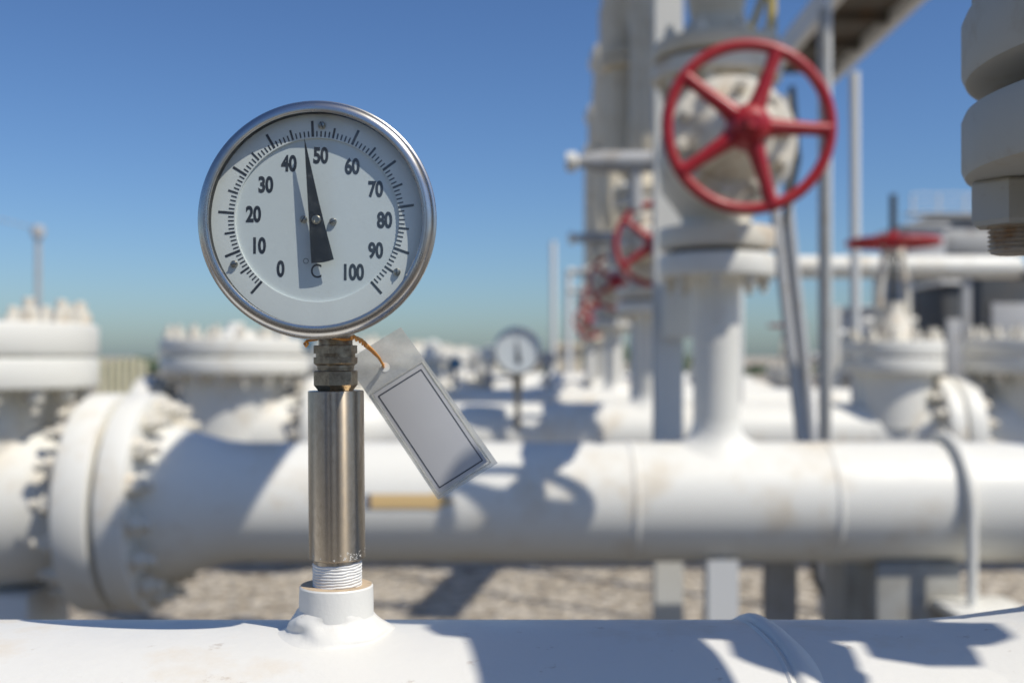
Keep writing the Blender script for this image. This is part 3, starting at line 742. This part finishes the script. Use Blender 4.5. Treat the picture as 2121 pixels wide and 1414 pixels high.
decal(protoP, 'arrow_tip', (xm(895), xm(944), V2(a_mid - ah, a_mid + ah), V2(a_mid - .004, a_mid + .004)), 'arrow', .0032)
decal(protoP, 'arrow_tail', (xm(757), xm(768), V2(a_mid - ah * .8, a_mid + ah * .8), V2(a_mid - ah * .8, a_mid + ah * .8)), 'arrowdark')
# hold-down strap at the right of the second pipe
st = thing('pipe_clamp', 'white strap over the arrow-marked pipe at the right, with rod and flat foot plate', 'pipe clamp', (1.46, D2, ZC))
bm = bmesh.new()
pts = [Vector((0, -RP - .02, -.30))] + [Vector((0, (RP + .02) * math.cos(R(a)), (RP + .02) * math.sin(R(a)))) for a in range(180, -1, -10)] + [Vector((0, RP + .02, -.30))]
tube(bm, pts, .017, 12); obj('strap', bm, 'white', st)
bm = bmesh.new(); box(bm, -.09, .16, -.33, -.08, -.325, -.30, .004); obj('foot_plate', bm, 'white', st)
bm = bmesh.new(); box(bm, -.14, .14, -.17, .17, 0, H + ZC - RP + .015, .012)
tag(obj('pipe_support', bm, 'concrete', loc=(1.33, D2 + .05, -H)), 'grey support block under the arrow-marked pipe, left of the strap rod', 'pipe support', 'pipe supports')
bm = bmesh.new(); box(bm, -.16, .16, -.17, .17, 0, H + ZC - .28, .012)
tag(obj('pipe_support', bm, 'lightgrey', loc=(-1.72, D2, -H)), 'pale support block under the large valve at the left edge', 'pipe support', 'pipe supports')
# steel posts seen under and behind the second pipe
def post(pxa, pxb, d, z0, z1, label, mat='lightgrey', name='steel_post', dy=.08, cat='post', group='steel posts behind the pipes', plate=True):
    xa, xb = (pxa - CX) / F * d, (pxb - CX) / F * d; w = (xb - xa) / 2
    t = thing(name, label, cat, ((xa + xb) / 2, d, z0), group)
    bm = bmesh.new()      # H section
    f = .012
    box(bm, -w, w, 0, f, 0, z1 - z0); box(bm, -w, w, dy - f, dy, 0, z1 - z0); box(bm, -.006, .006, f, dy - f, 0, z1 - z0)
    obj('column', bm, mat, t, smooth=False)
    if plate:
        bm = bmesh.new(); box(bm, -w - .03, w + .03, -.03, dy + .03, 0, .02, .003); obj('base_plate', bm, mat, t)
    return t
col = post(1357, 1415, 4.05, -H, 2.2, 'tall light grey steel column left of the largest red handwheel', name='steel_column', cat='column', group='tall columns in a line')
for k in range(1, 4):
    c = copy_tree(col); c.location += Vector((SKEW * k + .10, STEP * k, 0)); c['label'] = ['', 'second tall column of the line, beside the second red handwheel', 'third tall column of the line', 'fourth tall column of the line, far back'][k]
post(1466, 1530, 3.50, -H, -.66, 'short white post under the arrow-marked pipe, left of the grey one')
post(1590, 1652, 3.95, -H, -.66, 'short grey post under the arrow-marked pipe, below the leaning tubes', mat='steelgrey')
post(1716, 1752, 3.95, -H, -.66, 'narrow short post under the arrow-marked pipe, right of the other short posts')
bm = bmesh.new(); box(bm, -.06, .06, 0, .04, 0, .19, .006)
tag(obj('junction_box', bm, 'white', loc=((1406 - CX) / F * 3.98, 3.98, P(0, 700, 3.98).z)), 'small white box on the tall grey column, above the header pipe', 'box')
# leaning tubes and the black hose
pole('leaning grey tube right of the largest handwheel, left one of the pair', 'tube', [P(1596, 330, 4.3), P(1612, 500, 4.25), P(1668, 985, 4.15)], .021, 'steelgrey', 'leaning_tube')
pole('leaning grey tube right of the largest handwheel, right one of the pair', 'tube', [P(1627, 200, 4.5), P(1634, 440, 4.45), P(1668, 760, 4.4), P(1690, 1000, 4.3)], .020, 'steelgrey', 'leaning_tube')
pole('black hose hanging between the leaning grey tubes', 'hose', [P(1640, 180, 4.4), P(1652, 330, 4.4), P(1620, 480, 4.3), P(1645, 700, 4.3), P(1690, 1200, 4.2), P(1720, 1262, 4.2), P(1780, 1255, 4.2), P(1830, 1275, 4.2), P(1835, 1320, 4.2)], .014, 'rubber', 'black_hose')
M['polegrey'] = paint('dull_pole_paint', (.34, .34, .33), (.26, .24, .2), .5, 8)
pole('thin straight grey pole right of the leaning tubes, below the walkway', 'pole', [P(1707, 20, 5.0), P(1711, 1000, 5.0), P(1711, 1340, 5.0)], .024, 'polegrey', 'walkway_pole')
pole('second thin pole, right of the straight grey one, behind it', 'pole', [P(1770, 150, 8), P(1772, 800, 8), P(1772, 1110, 8)], .036, 'lightgrey', 'walkway_pole')
pole('dusty yellow upright rail at the top edge, right of the white riser', 'rail', [P(1598, -200, 5.2), P(1598, 40, 5.2), P(1598, 180, 5.2)], .024, 'yellow', 'yellow_rail')
pole('dusty yellow slanted brace at the top edge, meeting the yellow upright', 'brace', [P(1600, -60, 5.25), P(1538, 110, 5.25)], .018, 'yellow', 'yellow_rail')
# overhead walkway at upper right
wk = thing('walkway', 'overhead steel walkway at upper right, its dark underside running away from the camera', 'walkway', (0, 0, 0))
zw = 2.2
def wx(s, d): return s * zw + (1105 - CX) / F * d
bm = bmesh.new()
for (s0, s1, z0_, z1_) in ((.86, 1.035, zw, zw + .03),):
    for y0_, y1_ in ((5.7, 8.3),):
        q = [(wx(s0, y0_) , y0_), (wx(s1, y0_), y0_), (wx(s1, y1_), y1_), (wx(s0, y1_), y1_)]
        lo = [bm.verts.new((x, y, z0_)) for x, y in q]; hi = [bm.verts.new((x, y, z1_)) for x, y in q]
        bm.faces.new(lo); bm.faces.new(hi[::-1])
        for i in range(4): j = (i + 1) % 4; bm.faces.new((lo[i], hi[i], hi[j], lo[j]))
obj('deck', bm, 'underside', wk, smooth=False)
for s, nm in ((.82, 'left'), (1.045, 'right')):
    bm = bmesh.new(); q = [(wx(s, 5.7) - .03, 5.7), (wx(s, 5.7) + .03, 5.7), (wx(s, 8.4) + .03, 8.4), (wx(s, 8.4) - .03, 8.4)]
    lo = [bm.verts.new((x, y, zw - .09)) for x, y in q]; hi = [bm.verts.new((x, y, zw + .08)) for x, y in q]
    bm.faces.new(lo); bm.faces.new(hi[::-1])
    for i in range(4): j = (i + 1) % 4; bm.faces.new((lo[i], hi[i], hi[j], lo[j]))
    obj('stringer', bm, 'lightgrey', wk, smooth=False)
for y in (5.8, 6.3, 6.9, 7.5, 8.1):
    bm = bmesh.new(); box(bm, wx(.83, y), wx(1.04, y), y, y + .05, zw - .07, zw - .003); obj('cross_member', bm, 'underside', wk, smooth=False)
bm = bmesh.new(); box(bm, wx(1.06, 6.5), wx(1.06, 6.5) + 1.6, 6.4, 6.46, zw - .02, zw + .12); obj('side_beam', bm, 'lightgrey', wk, smooth=False)
# unseen overhead shapes added for the broad shadows they throw
bm = bmesh.new(); box(bm, -.135, .135, 0, 1.9, 0, .05, .006); tr_ = obj('shadow_slab', bm, 'steelgrey', loc=(1.78, 3.95, 2.5)); tr_.rotation_euler = (0, 0, R(-9)); tag(tr_, 'unseen grey slab added above the frame to shadow the gravel', 'shadow caster')  # slab added out of view, throws the slanting band on the gravel
ud = thing('shade_platform', 'unseen steel platform added above the frame to shade the second tall riser', 'platform', (1.95, 6.9, 3.8))  # added out of view to keep sun off the tall risers
bm = bmesh.new(); box(bm, -.75, .75, -1.3, 1.3, 0, .05); obj('deck', bm, 'steelgrey', ud, smooth=False)
bm = bmesh.new(); box(bm, -.78, -.755, -1.3, 1.3, -.1, .1); box(bm, .755, .78, -1.3, 1.3, -.1, .1); obj('stringer', bm, 'lightgrey', ud, smooth=False)
for lx_, y in ((-.30, -1.2), (-.25, 1.2)):
    bm = bmesh.new(); tube(bm, [(lx_, y, -3.8 - H), (lx_, y, -.01)], .035, 12); obj('support_leg', bm, 'lightgrey', ud)
oh = thing('shadow_pipe', 'unseen white pipe added above the frame to shadow the arrow-marked pipe', 'pipe', (.32, 0, 1.87))  # unseen run added to cast the slanting band on the arrow-marked pipe
bm = bmesh.new()
pts = [Vector((0, -.8, 0)), Vector((0, 1, 0)), Vector((0, 3.0, 0))] + [Vector((.2 - .2 * math.cos(R(a)), 3.0 + .2 * math.sin(R(a)), 0)) for a in range(15, 91, 15)] + [Vector((2.2, 3.2, 0))]
tube(bm, pts, .17, 32); obj('pipe', bm, 'white', oh)
for x, y in ((0, -.5), (2.0, 3.2)):
    bm = bmesh.new(); tube(bm, [(x, y, -1.87 - H), (x, y, -.15)], .04, 16); obj('support_leg', bm, 'lightgrey', oh)

# ------------------------------------------------------------------ right side: flange pair, mirrored valve and wheel valve on the third pipe
YR = D2 + STEP
rp = thing('pipeline', 'white pipe run at the right behind the arrow-marked pipe, with a nut-ringed flange pair', 'pipeline', (0, YR + .0, ZC))
bm = bmesh.new(); lathe(bm, disc_prof(.365, 2.60, 2.70, .012, .19), AX, 96); lathe(bm, [(.202, 2.2), (.21, 2.35), (.235, 2.48), (.262, 2.61)], AX, 64); obj('flange', bm, 'white', rp)
ring_of(nutB, 'nut', rp, .312, 16, T(2.60, 0, 0) @ AXN, .1)
mv = copy_tree(protoB); mv.location = (2.70 + .595, YR, ZC); mv['label'] = 'large shaded valve at the right edge above the arrow-marked pipe'
def gate_valve(label, group, loc):
    t = thing('gate_valve', label, 'valve', loc, group)   # origin: pipe axis
    bm = bmesh.new(); lathe(bm, [(.235, .05), (.235, .39)], I4, 56); obj('body', bm, 'white', t)
    bm = bmesh.new(); lathe(bm, disc_prof(.305, .385, .48, .01, .1), I4, 72); lathe(bm, disc_prof(.305, .487, .585, .01, .0), I4, 72); obj('bonnet_flange', bm, 'white', t)
    ring_of(nutB, 'nut', t, .255, 12, T(0, 0, .585), .2)
    bm = bmesh.new(); lathe(bm, [(.13, .58), (.12, .62), (.10, .68), (.075, .74), (.06, .78), (.065, .83)], I4, 36)
    for s in (-1, 1): tube(bm, [(s * .09, 0, .64), (s * .085, 0, .85), (s * .06, 0, 1.1), (s * .035, 0, 1.18)], [.03, .022, .022, .03], 10)
    tube(bm, [(0, 0, 1.12), (0, 0, 1.19)], .055, 20); obj('yoke', bm, 'cream', t)
    bm = bmesh.new(); tube(bm, [(0, 0, .8), (0, 0, 1.50)], .022, 14); obj('stem', bm, 'dark', t)
    handwheel(t, T(0, 0, 1.20), .27, .02)
    return t
gx = (1850 - CX) / F * YR
gg = 'upright gate valves with level red handwheels'
gv1 = gate_valve('upright valve with level red handwheel and dark stem, right of the walkway poles', gg, (gx, YR, ZC))
for i, (x, y, s, lb) in enumerate(((3.3, 12.95, .8, 'far upright valve with level red handwheel, left of the dark tank'), (2.35, 12.95, .75, 'small far valve with level red handwheel between the leaning tubes and the pole'), (2.0, 16.0, .85, 'faint far valve with red handwheel beside the white riser'), (5.6, 12.0, 1.15, 'tall valve with red handwheel near the right edge, behind the close flange'))):
    c = copy_tree(gv1); c.location = (x, y, ZC - (.1 if i < 3 else -.05)); c.scale = (s, s, s); c['label'] = lb
# far horizontal pipe at upper right
hp_ = thing('cross_pipe', 'white horizontal pipe at the right, behind the level red handwheel', 'pipe', tuple(P(1655, 553, 8.6)))
L = (2098 - 1640) / F * 8.6
bm = bmesh.new(); lathe(bm, [(0, -.3), (.09, -.3), (.09, L * .5), (.09, L - .04), (.08, L - .005), (0, L)], AX, 40); obj('pipe', bm, 'white', hp_)
for fx in (.6, 1.3):
    bm = bmesh.new(); box(bm, fx, fx + .06, -.03, .03, -.55 - (H + .2), -.085); obj('support_leg', bm, 'steelgrey', hp_, smooth=False)
# dark tank, machinery skid, cabinets behind on the right
def block(name, label, cat, pxa, pya, pxb, pyb, d, dy, mat, extra=None, group=None):
    a, b = P(pxa, pya, d), P(pxb, pyb, d)
    t = thing(name, label, cat, ((a.x + b.x) / 2, d, -H), group); w = abs(b.x - a.x) / 2; h1 = a.z + H
    bm = bmesh.new(); box(bm, -w, w, 0, dy, 0.0, h1, min(.03, w * .2)); obj('housing', bm, mat, t)
    bm = bmesh.new(); box(bm, -w * .7, w * .7, -.02, .0, h1 * .55, h1 * .85, .004); obj('door', bm, 'steelgrey' if mat != 'steelgrey' else 'dark', t)
    bm = bmesh.new(); box(bm, -w - .03, w + .03, -.04, dy + .04, h1, h1 + .04, .006); obj('roof', bm, 'lightgrey', t)
    return t
block('cabinet', 'dark tall cabinet right of the upright gate valve', 'cabinet', 1952, 590, 1998, 760, 9.5, .6, 'dark')
block('cabinet', 'grey machine cabinet behind the level red handwheel', 'cabinet', 1880, 470, 1960, 740, 13, 1.0, 'steelgrey')
block('cabinet', 'dark machine cabinet under the close flange at the right edge', 'cabinet', 2030, 560, 2180, 740, 11, 1.0, 'dark')
block('cabinet', 'grey low cabinet behind the cross pipe', 'cabinet', 1770, 640, 1880, 740, 13.2, .8, 'steelgrey')
M['tankgrey'] = paint('dull_tank_paint', (.36, .36, .35), (.24, .22, .2), .45, 3, .6)
sk = thing('storage_tank', 'grey rounded tank behind the level red handwheel at the right', 'tank', tuple(P(1975, 482, 15)))
bm = bmesh.new(); lathe(bm, [(0, -.85), (.25, -.83), (.42, -.7), (.5, -.5), (.5, .5), (.42, .7), (.25, .83), (0, .85)], T(0, 0, -.1) @ AX, 48); obj('shell', bm, 'tankgrey', sk)
for x in (-.5, .5):
    bm = bmesh.new(); box(bm, x - .06, x + .06, -.35, .35, -(P(0, 482, 15).z + H - .1) / .8, -.4); obj('saddle_leg', bm, 'steelgrey', sk, smooth=False)
bm = bmesh.new()
for x in (-.9, -.45, 0, .45): tube(bm, [(x, -.5, .4), (x, -.5, .72)], .02, 8)
tube(bm, [(-.9, -.5, .72), (.6, -.5, .72)], .012, 8); tube(bm, [(-.9, -.5, .56), (.6, -.5, .56)], .012, 8); box(bm, -.95, .65, -.55, -.2, .38, .41)
obj('guard_rail', bm, 'lightgrey', sk); sk.scale = (.8, .8, .8); sk.location.z -= .10
rk = thing('pipe_rack', 'cluttered grey pipe rack behind the level red handwheel, under the cross pipe', 'pipe rack', (4.4, 11.6, -H))
random.seed(21)
for k in range(5):
    x = -.9 + k * .48 + random.uniform(-.06, .06); bm = bmesh.new(); box(bm, x, x + .07, 0, .07, 0, 1.75 + random.uniform(-.1, .25)); obj('post', bm, random.choice(['lightgrey', 'steelgrey', 'white']), rk, smooth=False)
for k in range(7):
    z = .95 + k * .13; y = .1 + random.uniform(0, .6); x0 = random.uniform(-1.2, -.5); r = random.choice([.025, .04, .055])
    bm = bmesh.new(); tube(bm, [(x0, y, z), (random.uniform(.6, 1.1), y, z), (random.uniform(1.15, 1.25), y + .01, z - .01), (1.3, y, z - random.uniform(.2, .5))], r, 12); obj('pipe', bm, random.choice(['white', 'steelgrey', 'tan', 'lightgrey']), rk)
for k in range(5):
    x = random.uniform(-.8, .9); z = random.uniform(1.0, 1.7); bm = bmesh.new(); lathe(bm, [(0, 0), (.09, 0), (.10, .02), (.10, .13), (.05, .15), (0, .15)], T(x, -.05, z) @ AYN, 20); box(bm, x - .03, x + .03, -.04, .1, z - .25, z - .05); obj('gauge_head', bm, random.choice(['dark', 'lightgrey', 'blue']), rk)
# stub branches pointing left from the tall risers
for i, (d, x0, x1, zz) in enumerate(((4.95, .275, 1.0, .89), (8.05, .45, 1.2, .88), (11.15, .61, 1.3, .87), (14.25, .77, 1.4, .86))):
    t = thing('vent_branch', ['largest pale stub pipe pointing left into the sky beside the tall risers', 'second pale stub pipe pointing left, below the largest one', 'third pale stub pipe pointing left from the tall risers', 'lowest and smallest pale stub pipe of the tall risers'][i], 'pipe stub', (x0, d, zz), 'stub pipes beside the tall risers')
    bm = bmesh.new(); lathe(bm, [(.022, .0), (.03, .05), (.05, .13), (.05, x1 - x0)], AX, 20); lathe(bm, [(.03, -.22), (.03, .02)], T(.29, 0, 0), 14); obj('pipe', bm, 'steelgrey', t)  # steel grey stands in for shade on the stub
    bm = bmesh.new(); lathe(bm, [(0, -.03), (.04, -.028), (.045, -.015), (.045, .015), (.02, .03)], AX, 24); obj('end_cap', bm, 'white', t)

# second gauge in the middle distance
def small_gauge(label, pxx, pyy, d, rad, basey):
    c = P(pxx, pyy, d)
    t = thing('pressure_gauge', label, 'gauge', (c.x, d, P(0, basey, d).z), 'blurred gauges'); hz_ = c.z - t.location.z
    bm = bmesh.new(); lathe(bm, [(.0, -.35 * rad), (.85 * rad, -.35 * rad), (.9 * rad, 0), (rad, .02 * rad), (rad, .22 * rad), (.9 * rad, .25 * rad), (.86 * rad, .12 * rad)], T(0, 0, hz_) @ AYN, 56); obj('case', bm, 'bezel', t)
    bm = bmesh.new(); lathe(bm, [(.88 * rad, .14 * rad), (0, .14 * rad)], T(0, 0, hz_) @ AYN, 48); dl = obj('dial', bm, 'dialin', t)
    bm = bmesh.new(); vv = [bm.verts.new(T(0, 0, hz_) @ AYN @ Vector((x * rad, y * rad, .18 * rad))) for x, y in ((-.05, .6), (.16, -.5), (-.06, -.5))]; bm.faces.new(vv); obj('needle', bm, 'needle', dl)
    bm = bmesh.new(); tube(bm, [(0, .1 * rad, 0), (0, .1 * rad, hz_ - rad * .9)], .13 * rad, 16); tube(bm, [(0, .1 * rad, hz_ * .5), (0, .1 * rad, hz_ - rad * .9)], .2 * rad, 6); obj('stem', bm, 'brass', t)
    return t
small_gauge('blurred round gauge on a stem on the pipe behind, right of the hanging tag', 1072, 727, 6.45, .145, 890)
# transmitter left of the stem, and small instruments on the far rows
def instrument(label, x, y, s, cap, z=ZC + RP - .01):
    t = thing('instrument', label, 'instrument', (x, y, z), 'small instruments on the far pipes')
    bm = bmesh.new(); tube(bm, [(0, 0, 0), (0, 0, .30 * s)], .035 * s, 12); tube(bm, [(0, 0, .08 * s), (0, 0, .15 * s)], .08 * s, 6); obj('stem', bm, 'steelgrey', t)
    bm = bmesh.new(); lathe(bm, [(0, -.11 * s), (.09 * s, -.11 * s), (.11 * s, -.07 * s), (.11 * s, .07 * s), (.09 * s, .11 * s), (0, .11 * s)], T(0, 0, .39 * s) @ AYN, 24); obj('head', bm, cap, t)
    return t
instrument('blue instrument head on a stem, just left of the thermometer neck', (612 - CX) / F * 6.75, 6.75, 1.05, 'blue')
for i, (x, y, s, cap, lb) in enumerate(((-.52, 9.85, .6, 'blue', 'dark blue instrument head behind the hanging tag'), (-.20, 9.85, .8, 'white', 'small white instrument head left of the blurred gauge'), (-.95, 12.95, 1.0, 'white', 'tiny far instrument head behind the hanging tag'), (.32, 9.85, .7, 'steelgrey', 'small grey instrument head right of the blurred gauge'))):
    instrument(lb, x, y, s, cap)
ms = [(-.75, 9.75), (-.35, 12.8), (.05, 15.9), (-1.2, 12.8)]
for i, (x, y) in enumerate(ms):
    c = thing('flow_meter', ['white flanged meter on the far pipe behind the hanging tag', 'white flanged meter left of the blurred gauge, farther back', 'tiny white flanged meter below the blurred gauge', 'tiny white flanged meter behind the tag top'][i], 'meter', (x, y, ZC + RP - .02), 'flanged meters on the far pipes')
    bm = bmesh.new(); lathe(bm, [(.09, 0), (.09, .12), (.2, .125), (.2, .18), (.11, .185), (.10, .26), (.17, .265), (.17, .31), (.05, .32), (.045, .4), (0, .4)], I4, 32); obj('body', bm, 'white', c)
    ring_of(nutS, 'nut', c, .16, 6, T(0, 0, .18), .2)

# far things: lamp posts, stakes, scrub, low sheds
pole('tall blurred lamp post at the left over the large valve', 'lamp post', [P(79, 480, 22), P(79, 700, 22), P(79, 738 + F * H / 22, 22)], .055, 'steelgrey', 'lamp_post', 'far posts')
lh = bmesh.new(); lathe(lh, [(0, .12), (.10, .1), (.14, 0), (.12, -.12), (0, -.14)], I4, 16)
for o_ in C.objects:
    if o_.name.startswith('lamp_post'):
        cc_ = obj('lamp_head', lh, 'steelgrey', o_, loc=tuple(P(79, 478, 22) - P(79, 738 + F * H / 22, 22)))
        break
pole('thin wire sloping up to the left edge from the lamp post', 'wire', [P(-60, 440, 22), P(30, 462, 22), P(79, 476, 22)], .013, 'steelgrey', 'overhead_wire')
pole('blurred thin mast against the sky, right of the blurred gauge', 'mast', [P(1146, 500, 26), P(1146, 738 + F * H / 26, 26)], .07, 'lightgrey', 'far_mast', 'far posts')
pole('second faint mast against the sky, next to the stub pipes', 'mast', [P(1178, 560, 24), P(1178, 738 + F * H / 24, 24)], .07, 'lightgrey', 'far_mast', 'far posts')
for i in range(7):
    pole('pale wooden stake in the row between the two large left valves', 'stake', [P(208 + i * 15 + random.uniform(-2, 2), 738 + random.uniform(2, 8), 17), P(208 + i * 15, 738 + F * H / 17, 17)], .05, 'wood', 'fence_stake', 'row of pale stakes at the left')
bm = bmesh.new(); random.seed(11)
for i in range(1600):
    x = random.uniform(-60, 40); y = 75 + random.uniform(0, 12); hgt = 1.5 * (noise.noise(Vector((x * .08, 0, 0))) + .9)
    z = random.uniform(0, max(.3, hgt)); s = random.uniform(.2, .5)
    c0 = Vector((x, y, z)); d1 = Vector((random.gauss(0, 1), random.gauss(0, 1), random.gauss(0, 1))).normalized() * s; d2 = d1.orthogonal().normalized() * s
    bm.faces.new([bm.verts.new(c0 + q) for q in (d1, d2, -d1, -d2)])
tag(obj('distant_scrub', bm, 'leaf', loc=(0, 0, -H), smooth=False), 'low dark line of scrub on the horizon', 'scrub', kind='stuff')
for i, (a, b, y0, d) in enumerate(((1150, 1206, 708, 40), (905, 985, 722, 45), (860, 905, 726, 50))):
    pa, pb = P(a, y0, d), P(b, y0, d); w = (pb.x - pa.x) / 2
    t = thing('far_shed', ['tan shed on the horizon between the blurred gauge and the risers', 'pale shed on the horizon above the hanging tag corner', 'small pale shed on the horizon right of the dial'][i], 'shed', ((pa.x + pb.x) / 2, d, -H), 'low sheds on the horizon')
    bm = bmesh.new(); box(bm, -w, w, 0, 3, 0, pa.z + H - .2); obj('wall', bm, 'tan', t, smooth=False)
    bm = bmesh.new(); box(bm, -w - .1, w + .1, -.2, 3.2, pa.z + H - .2, pa.z + H); obj('roof', bm, 'white' if i else 'tan', t, smooth=False)

# lift everything so that the gravel lies at z = 0
for o in C.objects:
    if o.parent is None and o not in (cam, sun): o.location.z += H
